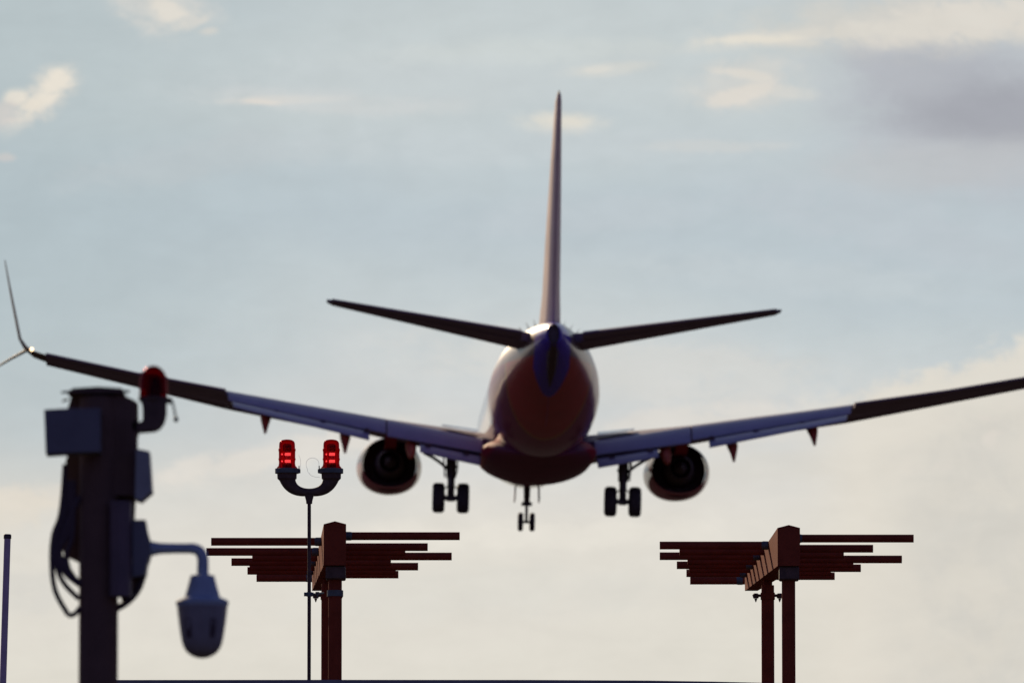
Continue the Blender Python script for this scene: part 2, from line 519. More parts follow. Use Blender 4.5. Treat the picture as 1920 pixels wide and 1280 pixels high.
# tail outlet
MB().lathe([(0, .20), (-.12, .19), (-.12, .15), (.0, .14)], (0, -18.3, 1.23), 'Y', 20, cap=False, squash=lambda h, u, v: (u * .95, v * 1.7)).build('exhaust_outlet', M['nozzle'], fus)
MB().lathe([(0, .15), (-.02, .14)], (0, -18.33, 1.23), 'Y', 20, squash=lambda h, u, v: (u, v * 1.7)).build('outlet_core', M['dark'], fus)
# dark keel strip on tail cone under the outlet
kb = MB(); kl = []
for y, hw, z in ((-18.36, .13, .98), (-17.6, .20, .62), (-16.6, .20, .32), (-15.6, .16, .06), (-14.6, .03, -.22)):
    kl.append([(-hw, y, z + .10), (-hw * .6, y, z - .02), (hw * .6, y, z - .02), (hw, y, z + .10), (0, y, z + .3)])
kb.loft(kl).build('keel_strip', M['dark'], fus)
# vortex blades on the upper tail
for k in range(13):
    a = R(90 + (k - 6) * 9.5)
    y = -12.6; hw, zt, zb = 1.40, 1.94, -.72
    zc = zb + (zt - zb) * .48
    p = Vector((hw * math.cos(a), y, zc + math.sin(a) * (zt - zc))); nn = Vector((math.cos(a), 0, math.sin(a)))
    if k == 6: continue
    tt = Vector((-math.sin(a), 0, math.cos(a))) * .012
    q = p + nn * .25
    MB().add([p - tt + Vector((0, .2, 0)), p + tt + Vector((0, .2, 0)), p + tt - Vector((0, .2, 0)), p - tt - Vector((0, .2, 0)), q - Vector((0, .18, 0)), q - Vector((0, .02, 0))],
             [(0, 1, 2, 3), (0, 3, 4, 5), (1, 5, 4, 2), (0, 5, 1), (3, 2, 4)]).build('vortex_blade', M['nozzle'], fus, smooth=False)
# belly fairing
bf = MB(); bl = []
for y, hw, zt, zb in ((8.0, .5, -1.9, -2.05), (7.2, 1.5, -1.2, -2.18), (5.5, 1.98, -1.0, -2.38), (3, 2.02, -1.02, -2.38), (0, 2.02, -1.05, -2.36), (-2.2, 1.96, -1.2, -2.28), (-3.4, 1.8, -1.2, -2.18), (-4.6, 1.2, -1.6, -2.04), (-5.2, .4, -1.9, -2.0)):
    l = []
    for k in range(32):
        a = 2 * math.pi * k / 32; cz = math.sin(a); cx = math.cos(a)
        e = .9 if cz > 0 else 1.08
        sx = math.copysign(abs(cx) ** e, cx); sz = math.copysign(abs(cz) ** e, cz)
        zc = zb + (zt - zb) * .62
        l.append((hw * sx, y, zc + sz * ((zt - zc) if cz > 0 else (zc - zb))))
    bl.append(l)
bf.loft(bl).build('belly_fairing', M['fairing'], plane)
# belly blisters and blade antennas
MB().lathe([(0, .02), (-.1, .07), (-.16, .09), (-.24, .05), (-.26, .01)][::-1], (.84, 2.2, -2.02), 'Z', 14).build('beacon_blister', M['dark'], plane)
for (x, y) in ((-.55, 6.2), (.35, 7.6), (-.2, 10.5)):
    MB().loft([[(x - .015, y + .15, -2.0), (x + .015, y + .15, -2.0), (x + .015, y - .2, -2.0), (x - .015, y - .2, -2.0)],
               [(x - .01, y + .0, -2.32), (x + .01, y + .0, -2.32), (x + .01, y - .2, -2.32), (x - .01, y - .2, -2.32)]]).build('blade_aerial', M['wing'], plane, smooth=False)

# fin and rudder ---------------------------------------------------
fl = [(.62, (0, -11.0, 1.85), (0, -16.9, 1.75)), (.50, (0, -12.4, 2.9), (0, -17.25, 2.8)), (.44, (0, -13.6, 4.4), (0, -17.65, 4.35)),
      (.30, (0, -15.9, 7.0), (0, -18.45, 7.0)), (.18, (0, -17.5, 8.8), (0, -19.05, 8.8)), (.10, (0, -17.75, 8.98), (0, -19.1, 8.98))]
MB().loft([foil(a, lerp(a, b, .745), (1, 0, 0), t, tet=t * .5) for t, a, b in fl]).build('tail_fin', M['finpaint'], plane)
for za, zb_ in ((1, 3), (3, 5)):
    seg = fl[za - 1 if za == 1 else za:zb_ + 1]
    MB().loft([foil(lerp(a, b, .745), lerp(a, b, 1.0), (1, 0, 0), t * .86, tet=.06) for t, a, b in seg]).build('rudder', M['finpaint'], plane)
MB().loft([foil((0, -17.7, 8.985), (0, -19.15, 8.985), (1, 0, 0), .12), foil((0, -18.1, 9.08), (0, -19.1, 9.08), (1, 0, 0), .07)]).build('fin_tip_cap', M['greybox'], plane)


def both(fn):
    for s in (-1, 1): fn(s)


def sx(p, s): return (p[0] * s, p[1], p[2])


def tailplane(s):
    S = [(.42, (.35, -13.2, 1.12), (.35, -16.6, 1.33)), (.40, (1.0, -13.8, 1.17), (1.0, -16.9, 1.38)), (.13, (7.2, -17.25, 2.12), (7.2, -18.35, 2.18)), (.05, (7.38, -17.5, 2.16), (7.38, -18.35, 2.20))]
    o = MB().loft([foil(sx(a, s), sx(lerp(a, b, .7), s), (0, 0, 1), t, tet=t * .7) for t, a, b in S]).build('horizontal_stabilizer', M['wing'], plane)
    S2 = S[1:3]
    MB().loft([foil(sx(lerp(a, b, .705), s), sx((b[0], b[1], b[2] + .01), s), (0, 0, 1), t * .62, tet=.04) for t, a, b in S2]).build('elevator', M['wing'], o)


both(tailplane)


def wing(s):
    # station: thickness, leading edge, trailing edge of fixed structure
    S = [(.95, (.6, 6.3, -1.30), (.6, -.45, -1.35)), (.92, (1.95, 5.8, -1.15), (1.95, -.5, -1.25)), (.74, (3.4, 4.9, -.96), (3.4, -.5, -.98)),
         (.56, (5.2, 3.9, -.72), (5.2, -.5, -.70)), (.46, (7.6, 2.6, -.33), (7.6, -.75, -.34)), (.36, (10.68, 1.1, .10), (10.68, -1.0, .09)),
         (.35, (10.70, 1.1, .04), (10.70, -1.55, .17)), (.27, (13.8, -.5, .55), (13.8, -2.45, .64)), (.19, (16.85, -2.1, 1.12), (16.85, -3.35, 1.20))]
    o = MB().loft([foil(sx(a, s), sx(b, s), (0, 0, 1), t, tet=.22 if i < 6 else .13) for i, (t, a, b) in enumerate(S)]).build('wing', M['wing'], plane)
    # flaps, hanging down behind the wing
    def slab(name, m, T0, B0, T1, B1, t, parent=o):
        ls = []
        for k in range(7):
            a = lerp(T0, T1, k / 6); b = lerp(B0, B1, k / 6)
            c = Vector(sx(b, s)) - Vector(sx(a, s)); nv = Vector((1, 0, 0)).cross(c)
            if nv.y > 0: nv = -nv
            ls.append(foil(sx(a, s), sx(b, s), nv, t, tet=.03, n=10, camber=.035))
        return MB().loft(ls).build(name, m, parent)
    fp = M['flap']
    slab('flap', fp, (10.72, -.98, .24), (10.62, -1.80, -.09), (5.24, -.52, -.56), (5.24, -1.60, -1.10), .16)
    slab('flap_vane', M['dark'], (10.5, -1.45, -.02), (10.45, -1.72, -.2), (5.86, -1.2, -.9), (5.86, -1.5, -1.12), .03)
    slab('aft_flap', fp, (10.52, -1.74, -.165), (10.44, -2.5, -.37), (5.80, -1.56, -1.06), (5.80, -2.25, -1.38), .09)
    slab('flap', fp, (5.19, -.52, -.57), (5.19, -1.62, -1.19), (1.92, -.5, -1.15), (1.92, -1.56, -1.68), .17)
    slab('flap_vane', M['dark'], (4.05, -1.15, -1.25), (4.05, -1.44, -1.48), (2.0, -1.15, -1.6), (2.0, -1.46, -1.86), .03)
    slab('aft_flap', fp, (4.07, -1.46, -1.44), (4.07, -2.2, -1.74), (1.98, -1.48, -1.82), (2.02, -2.2, -2.15), .09)
    for x, z in ((5.9, -1.0), (7.4, -.76), (9.0, -.45), (10.2, -.25)):     # flap carriage brackets in the slot
        MB().box((x * s - .09, -1.92, z - .16), (x * s + .09, -1.6, z + .05), .02).build('flap_bracket', M['dark'], o)
    for x, z in ((2.5, -1.76), (3.8, -1.47)):
        MB().box((x * s - .1, -1.85, z - .1), (x * s + .1, -1.5, z + .05), .02).build('flap_bracket', M['dark'], o)
    # aileron and outer trailing edge
    AL = [(.17, (10.73, -1.56, .175), (10.73, -2.42, .22)), (.13, (13.8, -2.46, .645), (13.8, -3.15, .68)), (.09, (16.83, -3.36, 1.20), (16.83, -3.85, 1.22))]
    MB().loft([foil(sx(a, s), sx(b, s), (0, 0, 1), t, tet=.05) for t, a, b in AL]).build('aileron', M['wing'], o)
    # leading edge slats drooped for landing
    for X0, X1 in ((6.3, 8.5), (8.503, 10.7), (10.703, 12.7), (12.703, 14.8), (14.803, 16.86)):
        ls = []
        for x in (X0, X1):
            k = (x - 6.3) / 10.56
            yl = 3.3 - 5.42 * k
            zl = (-.55 + .59 * (x - 6.3) / 4.4) if x < 10.7 else (.04 + 1.08 * (x - 10.7) / 6.15)
            c = 1 - .45 * k
            ls.append(foil(sx((x, yl + .42 * c, zl - .30 * c), s), sx((x, yl - .15 * c, zl + .10 * c), s), (0, .5, .8), .13 * c, n=10))
        MB().loft(ls).build('slat', M['wing'], o)
    # inboard spoiler, pale upper skin
    SP = [(.06, (2.05, .9, -.74), (2.05, -.48, -.90)), (.06, (3.3, .8, -.62), (3.3, -.48, -.70))]
    MB().loft([foil(sx(a, s), sx(b, s), (0, 0, 1), t) for t, a, b in SP]).build('spoiler', M['silverpaint'], o)
    # flap track fairings drooping to a point
    for x, z0, tip, L in ((9.35, -.02, -1.27, -3.05), (6.62, -.62, -1.87, -2.9), (4.36, -.98, -1.95, -2.8)):
        ls = []
        for y, zt, zb, hw in ((1.3, z0 - .1, z0 - .28, .05), (.4, z0 - .12, z0 - .50, .15), (-.6, z0 - .2, z0 - .72, .19), (-1.5, z0 - .42, z0 - .86, .18), (-2.2, z0 - .66, z0 - 1.02, .13), (L + .15, tip + .12, tip - .02, .05), (L, tip + .02, tip - .01, .015)):
            zc = (zt + zb) / 2
            ls.append([(x * s + hw * math.cos(2 * math.pi * k / 14), y, zc + (zt - zb) / 2 * math.sin(2 * math.pi * k / 14)) for k in range(14)])
        MB().loft(ls).build('flap_track_fairing', M['redfair'], o)
    # blended winglet with lower blade
    W = [(.20, (16.86, -2.1, 1.10), (16.86, -3.4, 1.20), (0, 0, 1)), (.18, (17.25, -2.35, 1.22), (17.25, -3.6, 1.31), (-.25, 0, 1)),
         (.15, (17.55, -2.65, 1.45), (17.55, -3.8, 1.46), (-.7, 0, .8)), (.10, (17.74, -2.95, 1.75), (17.74, -4.0, 1.72), (-1, 0, .35)),
         (.095, (17.84, -3.3, 2.2), (17.84, -4.2, 2.2), (-1, 0, .2)), (.07, (18.05, -4.2, 3.2), (18.05, -4.85, 3.2), (-1, 0, .2)), (.03, (18.25, -5.0, 4.22), (18.25, -5.45, 4.24), (-1, 0, .2))]
    wl = MB().loft([foil(sx(a, s), sx(b, s), (nv[0] * s, nv[1], nv[2]), t) for t, a, b, nv in W]).build('winglet', M['wingtip'], plane)
    W = [(.11, (17.45, -2.7, 1.42), (17.45, -3.75, 1.38), (.6, 0, 1)), (.08, (18.05, -3.4, 1.02), (18.05, -4.1, 1.0), (.6, 0, 1)), (.04, (18.75, -4.15, .52), (18.75, -4.5, .5), (.6, 0, 1))]
    MB().loft([foil(sx(a, s), sx(b, s), (nv[0] * s, nv[1], nv[2]), t) for t, a, b, nv in W]).build('lower_blade', M['dark'], wl)
    MB().lathe([(-.06, .01), (-.045, .04), (0, .058), (.045, .04), (.06, .01)], (17.32 * s, -3.72, 1.36), 'Z', 12).build('navigation_light', M['nav'], wl)


M['silverpaint'] = mat('pale_upper_skin_paint', (.62, .62, .66), .22, coat=.6, var=.05, scale=2)
M['wingtip'] = mat('winglet_paint', (.22, .16, .11), .6, spec=.3, var=.1, scale=2)
both(wing)


def engine(s):
    e = bpy.data.objects.new('engine', None); COL.objects.link(e); e.parent = plane
    cx, cz = 5.03 * s, -1.80
    def sq(h, u, v):
        k = max(0, min(1, (h - 3.6) / 3.5))
        v *= .93 if v > 0 else .93 - .07 * (-v) ** 2
        u *= 1.04
        # flattened underside
        return u, v
    outer = [(8.5, .80), (8.62, .86), (8.55, .95), (8.2, 1.03), (7.2, 1.10), (6.0, 1.09), (5.0, 1.05), (4.2, .985), (3.9, .95), (3.9, .93), (4.4, .94), (5.5, .93), (7.5, .80), (8.5, .80)]
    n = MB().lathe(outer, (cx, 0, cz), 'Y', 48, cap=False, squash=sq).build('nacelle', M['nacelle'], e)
    MB().lathe([(4.75, .935), (4.7, .2)], (cx, 0, cz), 'Y', 32, cap=False).build('fan_duct', M['dark'], e)
    MB().lathe([(5.5, .60), (4.6, .60), (3.6, .48), (2.9, .38), (2.9, .34), (3.4, .36)], (cx, 0, cz), 'Y', 32, cap=False).build('core_nozzle', M['nozzle'], e)
    MB().lathe([(3.6, .30), (3.0, .24), (2.5, .10), (2.3, .01)], (cx, 0, cz), 'Y', 24).build('exhaust_plug', M['nozzle'], e)
    P = [[(cx - .2, y, z0), (cx + .2, y, z0), (cx + .16, y, z1), (cx - .16, y, z1)] for y, z0, z1 in ((7.2, cz + .7, cz + 1.0), (5.2, cz + .7, cz + 1.15), (3.6, cz + .42, cz + 1.15), (2.2, cz + .5, cz + 1.0), (.9, cz + .85, cz + .95))]
    MB().loft(P).build('pylon', M['maroon'], e)


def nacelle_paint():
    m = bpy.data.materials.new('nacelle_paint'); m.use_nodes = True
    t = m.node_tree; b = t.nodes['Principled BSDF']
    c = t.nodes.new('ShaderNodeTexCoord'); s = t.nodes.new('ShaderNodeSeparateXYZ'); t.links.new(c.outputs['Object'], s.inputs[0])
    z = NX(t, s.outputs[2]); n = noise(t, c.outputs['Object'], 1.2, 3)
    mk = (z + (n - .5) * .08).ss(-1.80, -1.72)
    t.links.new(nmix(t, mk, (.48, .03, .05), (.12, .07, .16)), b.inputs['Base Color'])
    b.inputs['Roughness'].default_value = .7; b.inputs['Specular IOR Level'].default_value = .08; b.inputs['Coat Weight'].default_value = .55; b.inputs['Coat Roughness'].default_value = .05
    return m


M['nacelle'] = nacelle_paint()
both(engine)


def wheel(parent, x, y, z, r, wd):
    prof = [(-wd * .40, r * .45), (-wd * .5, r * .62), (-wd * .5, r * .82), (-wd * .42, r * .93), (-wd * .28, r * .99), (0, r), (wd * .28, r * .99), (wd * .42, r * .93), (wd * .5, r * .82), (wd * .5, r * .62), (wd * .40, r * .45)]
    t = MB().lathe(prof, (x, y, z), 'X', 32, cap=False).build('wheel', M['tyre'], parent)
    MB().lathe([(-wd * .38, r * .46), (-wd * .2, r * .40), (-wd * .2, r * .1), (wd * .2, r * .1), (wd * .2, r * .40), (wd * .38, r * .46)], (x, y, z), 'X', 24).build('hub', M['rim'], t)


def maingear(s):
    o = bpy.data.objects.new('main_landing_gear', None); COL.objects.link(o); o.parent = plane
    x = 2.95 * s; z = -3.17
    wheel(o, x - .42, 0, z, .52, .42); wheel(o, x + .42, 0, z, .52, .42)
    MB().tube([(x, .05, -1.5), (x, .02, -2.45)], [.18, .17], 14).tube([(x, .02, -2.45), (x, 0, z)], [.13, .12], 14).lathe([(-.06, .17), (.06, .17)], (x, .02, -2.42), 'Z', 14).lathe([(-.05, .21), (.05, .21)], (x, .03, -2.1), 'Z', 14).build('strut', M['steelgear'], o)
    MB().tube([(x - .62, 0, z), (x + .62, 0, z)], .085, 12).lathe([(-.13, .12), (.13, .12)], (x, 0, z), 'X', 12).build('axle', M['steelgear'], o)
    MB().tube([(x, -.1, z + .05), (x, -.34, z + .4), (x, -.12, -2.42)], .05, 8).build('torsion_link', M['steelgear'], o)
    MB().tube(bez((x + .1 * s, .1, -2.2), (x + .45 * s, .1, -1.85), (x + .95 * s, .3, -1.62)), .055, 8).build('side_brace', M['steelgear'], o)
    MB().tube([(x + .95 * s, .3, -1.62), (x + .5 * s, .25, -1.5), (x, .2, -1.9)], .035, 8).build('side_brace', M['steelgear'], o)
    for k in (-1, 1):
        MB().tube([(x + .1 * k, -.12, z + .42), (x + .28 * k, -.1, z + .24), (x + .2 * k, -.1, z + .08)], .022, 8).build('brake_line', M['black'], o)
    MB().tube(bez((x + .16, 0, -1.6), (x + .30, -.1, -2.1), (x + .12, -.1, -2.5)), .02, 6).build('brake_line', M['black'], o)
    MB().loft([[(x + .26 * s, .5, -1.7), (x + .30 * s, .5, -1.7), (x + .30 * s, -.35, -1.7), (x + .26 * s, -.35, -1.7)],
               [(x + .20 * s, .35, -2.45), (x + .24 * s, .35, -2.45), (x + .24 * s, -.25, -2.45), (x + .20 * s, -.25, -2.45)]]).build('gear_door', M['wing'], o, smooth=False)


both(maingear)

ng = bpy.data.objects.new('nose_landing_gear', None); COL.objects.link(ng); ng.parent = plane
for k in (-1, 1): wheel(ng, .02 + k * .21, 15.6, -3.13, .335, .19)
MB().tube([(0.02, 15.5, -1.8), (0.02, 15.55, -2.55)], [.13, .10], 12).tube([(0.02, 15.55, -2.55), (.02, 15.6, -3.13)], .055, 12).tube([(0, 15.3, -2.5), (0.02, 15.35, -2.8), (.02, 15.55, -3.02)], .035, 8).box((-.17, 15.35, -2.56), (.21, 15.55, -2.42), .02).build('strut', M['steelgear'], ng)
MB().tube([(-.22, 15.6, -3.13), (.26, 15.6, -3.13)], .05, 10).build('axle', M['steelgear'], ng)
for k in (-1, 1):
    MB().loft([[(k * .42 + .0, 16.1, -1.85), (k * .42 + .04, 16.1, -1.85), (k * .42 + .04, 14.7, -1.85), (k * .42, 14.7, -1.85)],
               [(k * .44 + .0, 16.0, -2.42), (k * .44 + .04, 16.0, -2.42), (k * .44 + .04, 15.0, -2.36), (k * .44, 15.0, -2.36)]]).build('gear_door', M['wing'], ng, smooth=False)


# ------------------------------------------------------------------ localizer antennas
def localizer(label, xc_near, xc_far, top_near, sh_near, bot_near, left, right, far_post, rods):
    YN, YF = 52.0, 54.86
    base = at(xc_near, 1200, YN + .04); base.z = 0
    r = thing('log_periodic_antenna', label, 'antenna', base, 'localizer antennas')
    B = lambda mb, n, m, **k: mb.build(n, m, r, base, **k)
    # tapering boom, ridged on top
    zt, zs, zb = (at(xc_near, p, YN).z for p in (top_near, sh_near, bot_near))
    xn = at(xc_near, 1000, YN).x; xf = at(xc_far, 1100, YF).x
    zfb = at(xc_far, 1107, YF).z; zft = zfb + .085
    hn, hf = .062, .037
    def ring(x, y, h, zb_, zs_, zt_): return [(x - h, y, zb_), (x + h, y, zb_), (x + h, y, zs_), (x, y, zt_), (x - h, y, zs_)]
    B(MB().loft([ring(xn, YN, hn, zb, zs, zt), ring(xn - .0005, YN + .012, hn, zb, zs, zt), ring(xf, YF, hf, zfb, zft, zft + .012)]), 'boom', M['orange'], smooth=False)
    # saddle under the near end and the two posts
    B(MB().box((xn - .052, YN + .02, zb - .075), (xn + .058, YN + .16, zb - .001), .006), 'saddle', M['cast'])
    B(MB().lathe([(0, .0375), (zb - .055, .0375)], (xn, YN + .09, 0), 'Z', 24), 'post', M['orange'])
    fx, fy = far_post; t = (fy - YN) / (YF - YN)
    px = at(fx, 1110, fy).x; zz = zb + (zfb - zb) * t
    B(MB().lathe([(0, .0365), (zz - .03, .0365), (zz - .03, .026), (zz + .01, .026)], (px, fy, 0), 'Z', 24), 'post', M['orange'])
    # clamp with wing bolts on the far post
    zc = at(fx, 1117, fy).z
    B(MB().lathe([(-.02, .0375), (-.02, .041), (.02, .041), (.02, .0375)], (px, fy, zc), 'Z', 24, cap=False), 'post_clamp', M['orange'])
    for k in (-1, 1):
        c = MB()
        c.tube([(px + k * .036, fy, zc + .004), (px + k * .082, fy, zc + .002)], .008, 8)
        c.tube([(px + k * .068, fy, zc - .034), (px + k * .068, fy, zc - .014)], [.002, .009], 8)
        c.lathe([(-.012, .015), (.006, .02), (.016, .012)], (px + k * .068, fy, zc), 'Z', 8)
        B(c, 'wing_bolt', M['cast'])
    # dipole arms
    zh = at(628, 1004.5, 52.15).z
    def dist(py):
        a = at(960, py, 1.0); return (zh - CAM_Z) / (a.z - CAM_Z)
    for side, rows in ((-1, left + [(a, p) for a, b_, p in rods if b_ < xc_near]), (1, right + [(b_, p) for a, b_, p in rods if b_ > xc_near])):
        mains = left if side < 0 else right
        for (xe, py) in rows:
            Y = min(max(dist(py), YN + .05), YF + .4)
            t = (Y - YN) / (YF - YN); xb = xn + (xf - xn) * min(t, 1.0); hb = hn + (hf - hn) * min(t, 1.0)
            x1 = at(xe, py, Y).x; z = at(xe, py, Y).z
            x0 = xb + side * hb * .6
            o = B(MB().tube([(x0, Y, z), (x1, Y, z)], .0223, 20), 'dipole_arm', M['orange'])
            if (xe, py) not in mains: continue
            xs = xb + side * (hb + .003)
            B(MB().tube([(xs, Y, z), (xs + side * .028, Y, z)], .0245, 16).tube([(xs + side * .028, Y, z), (xs + side * .040, Y, z)], [.024, .0215], 16), 'arm_collar', M['galv'])
    return r, base


antA, baseA = localizer('orange comb-like antenna on twin posts behind the thin mast with two lit red lamps', 628, 597, 976.5, 982, 1059,
          [(396, 1015), (387, 1034), (434, 1053), (464, 1069.5), (481, 1083)], [(862, 1004.5), (802, 1025), (847, 1042.5), (784, 1061.5), (747, 1076.5)], (614.5, 53.45),
          [(473, 590, 1044.5), (468, 590, 1062.5), (652, 760, 1034.2), (652, 733, 1053.0), (650, 742, 1069.5)])
antB, baseB = localizer('orange comb-like antenna on two separate posts standing alone to the right, its boom underside showing', 1479, 1408.5, 983.5, 989, 1060,
          [(1237, 1022), (1237, 1042), (1269, 1059), (1287, 1074), (1294, 1088)], [(1713, 1009), (1637, 1028), (1691, 1048), (1614, 1064.5), (1565, 1079.5)], (1439.5, 53.6),
          [(1274, 1410, 1033.0), (1289, 1405, 1051.5), (1292, 1405, 1066.5), (1505, 1582, 1039.0), (1505, 1600, 1057.0), (1505, 1558, 1072)])
# band clamp that ties the lamp mast to antenna A's near post
pA = at(625, 1113, 52.13); pA.x = at(628, 1000, 52.0).x
MB().lathe([(-.017, .0385), (-.017, .045), (.017, .045), (.017, .0385)], (pA.x, 52.09, pA.z), 'Z', 24, cap=False).build('band_clamp', M['galv'], antA, baseA)

# ------------------------------------------------------------------ twin obstruction lamps on a thin mast
YP = 51.6
S = YP / math.cos(PITCH) / FPX * 1.0          # metres per picture unit at that distance (about 3 mm)
pb = at(579.5, 1274, YP); pb.z = 0
tw = thing('twin_lamp_mast', 'thin dark pole carrying a forked bracket with two lit red lamps', 'beacon light', pb)
T = lambda mb, n, m, par=None, **k: mb.build(n, m, par or tw, pb, **k)
def q(px, py): return at(px, py, YP)
T(MB().tube([(pb.x, YP, 0), q(579.8, 1110), q(579.8, 936)], .0098, 14), 'pole', M['cast'])
T(MB().tube([q(579.8, 944), q(579.8, 939), q(579.8, 928)], [.0165, .0175, .026], 16), 'neck', M['cast'])
fk = MB()
path = []
for k in (-1, 1):
    cx = 579.6 + k * 41.5
    pts = bez(q(579.6, 922.5), q(579.6 + k * 34, 924), q(cx - k * .5, 896), 12)
    fk.tube(pts, [.021 + .024 * (i / 12) ** 1.3 for i in range(13)], 20)
T(fk, 'fork_bracket', M['cast'])
for k in (-1, 1):
    cx = 579.6 + k * 41.5
    c = q(cx, 900)
    cupz = lambda py: q(cx, py).z - c.z
    cup = T(MB().lathe([(cupz(903), .034), (cupz(897), .053), (cupz(888), .054), (cupz(887), .056)], c, 'Z', 28), 'lamp_cup', M['cast'])
    T(MB().lathe([(cupz(887), .066), (cupz(878.5), .066), (cupz(878), .060)], c, 'Z', 28)
      .box((c.x + (-k) * .066 - .008, YP - .015, c.z + cupz(886.5)), (c.x + (-k) * .066 + .008, YP + .015, c.z + cupz(879)), .002)
      .tube([(c.x - k * .066, YP, c.z + cupz(880)), (c.x - k * .066, YP, c.z + cupz(873))], .0025, 8), 'flange', M['galv'], cup)
    L = [(cupz(878), .058), (cupz(875.5), .054), (cupz(873), .047), (cupz(868), .0445), (cupz(862.5), .0455), (cupz(861.5), .0475), (cupz(859.5), .0475), (cupz(858.5), .0455), (cupz(846), .0455), (cupz(845), .0475), (cupz(841.5), .0475),
         (cupz(840), .044), (cupz(833), .0435), (cupz(830), .0425), (cupz(827), .038), (cupz(824.8), .028), (cupz(823.8), .014), (cupz(823.5), .001)]
    T(MB().lathe(L, c, 'Z', 36, cap=False), 'red_lens', M['lens'], cup)
    T(MB().lathe([(cupz(877), .026), (cupz(869), .026), (cupz(868), .016), (cupz(846), .016), (cupz(845), .024), (cupz(834), .024), (cupz(832), .018)], c, 'Z', 20), 'lamp_core', M['dark'], cup)
    for py in (851.3, 864.3):
        for dx, hw in ((1.4, 5.4), (-9.2, 1.3)):
            a = at(cx + dx, py, YP - .027)
            T(MB().box((a.x - hw * S, YP - .033, a.z - 2.6 * S * (1 if hw > 2 else .6)), (a.x + hw * S, YP - .026, a.z + 2.6 * S * (1 if hw > 2 else .6)), .002), 'diode_row', M['led'], cup)
T(MB().tube(bez(q(560, 853), q(566, 862), q(562.5, 879)), .00065, 6), 'wire', M['wire'])
lp = [q(586 + 12 * math.cos(R(a)) * (1 + .15 * math.sin(R(a))), 872 - 14 * math.sin(R(a))) for a in range(-20, 215, 12)] + [q(577, 884), q(583, 891), q(592, 894), q(600, 894.5)]
T(MB().tube(lp, .00065, 6), 'wire', M['wire'])
# tie bracket to the antenna post
T(MB().tube([q(570, 1113.5), q(588, 1113.5)], .011, 10).tube([q(588, 1113.5), at(606, 1111, 51.9)], .006, 8).tube([q(595, 1119), q(595, 1109)], [.003, .011], 8).lathe([(-.012, .015), (.012, .015)], q(579.8, 1113.5), 'Z', 12), 'tie_bracket', M['galv'])

# ------------------------------------------------------------------ thin whip antenna at far left
YW = 50.0
wb = at(2, 1400, YW); wt = at(14.2, 1001, YW)
d = (wt - at(5.5, 1280, YW)); d = d / d.z
wbase = wt - d * wt.z
wh = thing('whip_antenna', 'slim pale violet rod aerial with a dark end cap, leaning slightly by itself', 'antenna', wbase)
MB().tube([wbase, wt - d * .02], [.0205, .0175], 16).build('rod', M['whip'], wh, wbase)
MB().tube([wt - d * .024, wt - d * .004, wt], [.0205, .0205, .0165], 16).build('end_cap', M['black'], wh, wbase)

# ------------------------------------------------------------------ near mast with boxes, camera and red lamp
YM = 23.0
SM = YM / math.cos(PITCH) / FPX
mb_ = at(184, 1280, YM); mb_.z = 0
mast = thing('equipment_mast', 'thick dark mast with grey boxes and looping cables, out of focus', 'mast', mb_)
def m_(px, py, dy=0.0): return at(px, py, YM + dy)
def K(mb, n, mt, par=None, **k): return mb.build(n, mt, par or mast, mb_, **k)
def pbox(x0, y0, x1, y1, d0, d1, bev=.004):
    a = at(x0, y1, YM); b = at(x1, y0, YM)
    return MB().box((a.x, YM + d0, a.z), (b.x, YM + d1, b.z), bev)
def ppoly(pts, d0, d1, mbx=None):
    return (mbx or MB()).prism([(at(x, y, YM).x, at(x, y, YM).z) for x, y in pts], YM + d0, YM + d1)
K(MB().tube([(mb_.x, YM, 0), (mb_.x, YM, m_(184, 900).z), (mb_.x, YM, m_(184, 745).z)], 36.7 * SM, 36), 'pole', M['darkmast'])
K(ppoly([(123, 770), (133, 735), (160, 730), (185, 728), (212, 730), (233, 734), (236, 742), (257, 752), (258, 808), (256, 815), (256, 848), (252, 935), (250, 975), (246, 1060), (222, 1090), (152, 1060), (146, 1050), (125, 1040), (100, 1010), (116, 965), (124, 892), (121, 858), (124, 856)], .045, .085), 'back_plate', M['darkmast'], smooth=False)
K(ppoly([(128, 740), (138, 731.5), (185, 728.5), (230, 731.5), (234, 740)], -.055, .05), 'top_cap', M['cast'], smooth=False)
K(MB().tube([m_(115, 735.5, -.03), m_(140, 733, -.03)], .003, 8).tube([m_(117, 752, -.02), m_(128, 748, -.02)], .003, 8).tube([m_(228, 733, .02), m_(243, 734, .02)], .0035, 8), 'cable_tie', M['galv'])
K(pbox(88.5, 777, 192, 859, -.13, -.06, .006), 'junction_box', M['greybox'], label=None) if False else K(ppoly([(88, 778), (123, 776), (192, 775), (192, 856), (122, 858), (91, 860)], -.14, -.05), 'junction_box', M['greybox'], smooth=False)
jb = bpy.data.objects['junction_box']
tag(jb, 'grey box jutting out on the left of the mast')
jb2 = K(ppoly([(257, 846), (265, 846), (282, 850), (287, 924), (266, 942), (255, 938)], -.06, .03), 'junction_box', M['palebox'], smooth=False)
tag(jb2, 'paler box jutting out on the right of the mast')
K(ppoly([(214, 742), (236, 744), (256, 754), (257, 846), (254, 930), (212, 930)], -.03, .04), 'side_bracket', M['darkmast'], smooth=False)
K(MB().tube([m_(226, 940, -.05), m_(226, 1118, -.05)], 21 * SM, 24).lathe([(-.006, 22 * SM), (.006, 22 * SM)], m_(226, 945, -.05), 'Z', 24), 'conduit', M['purple'])
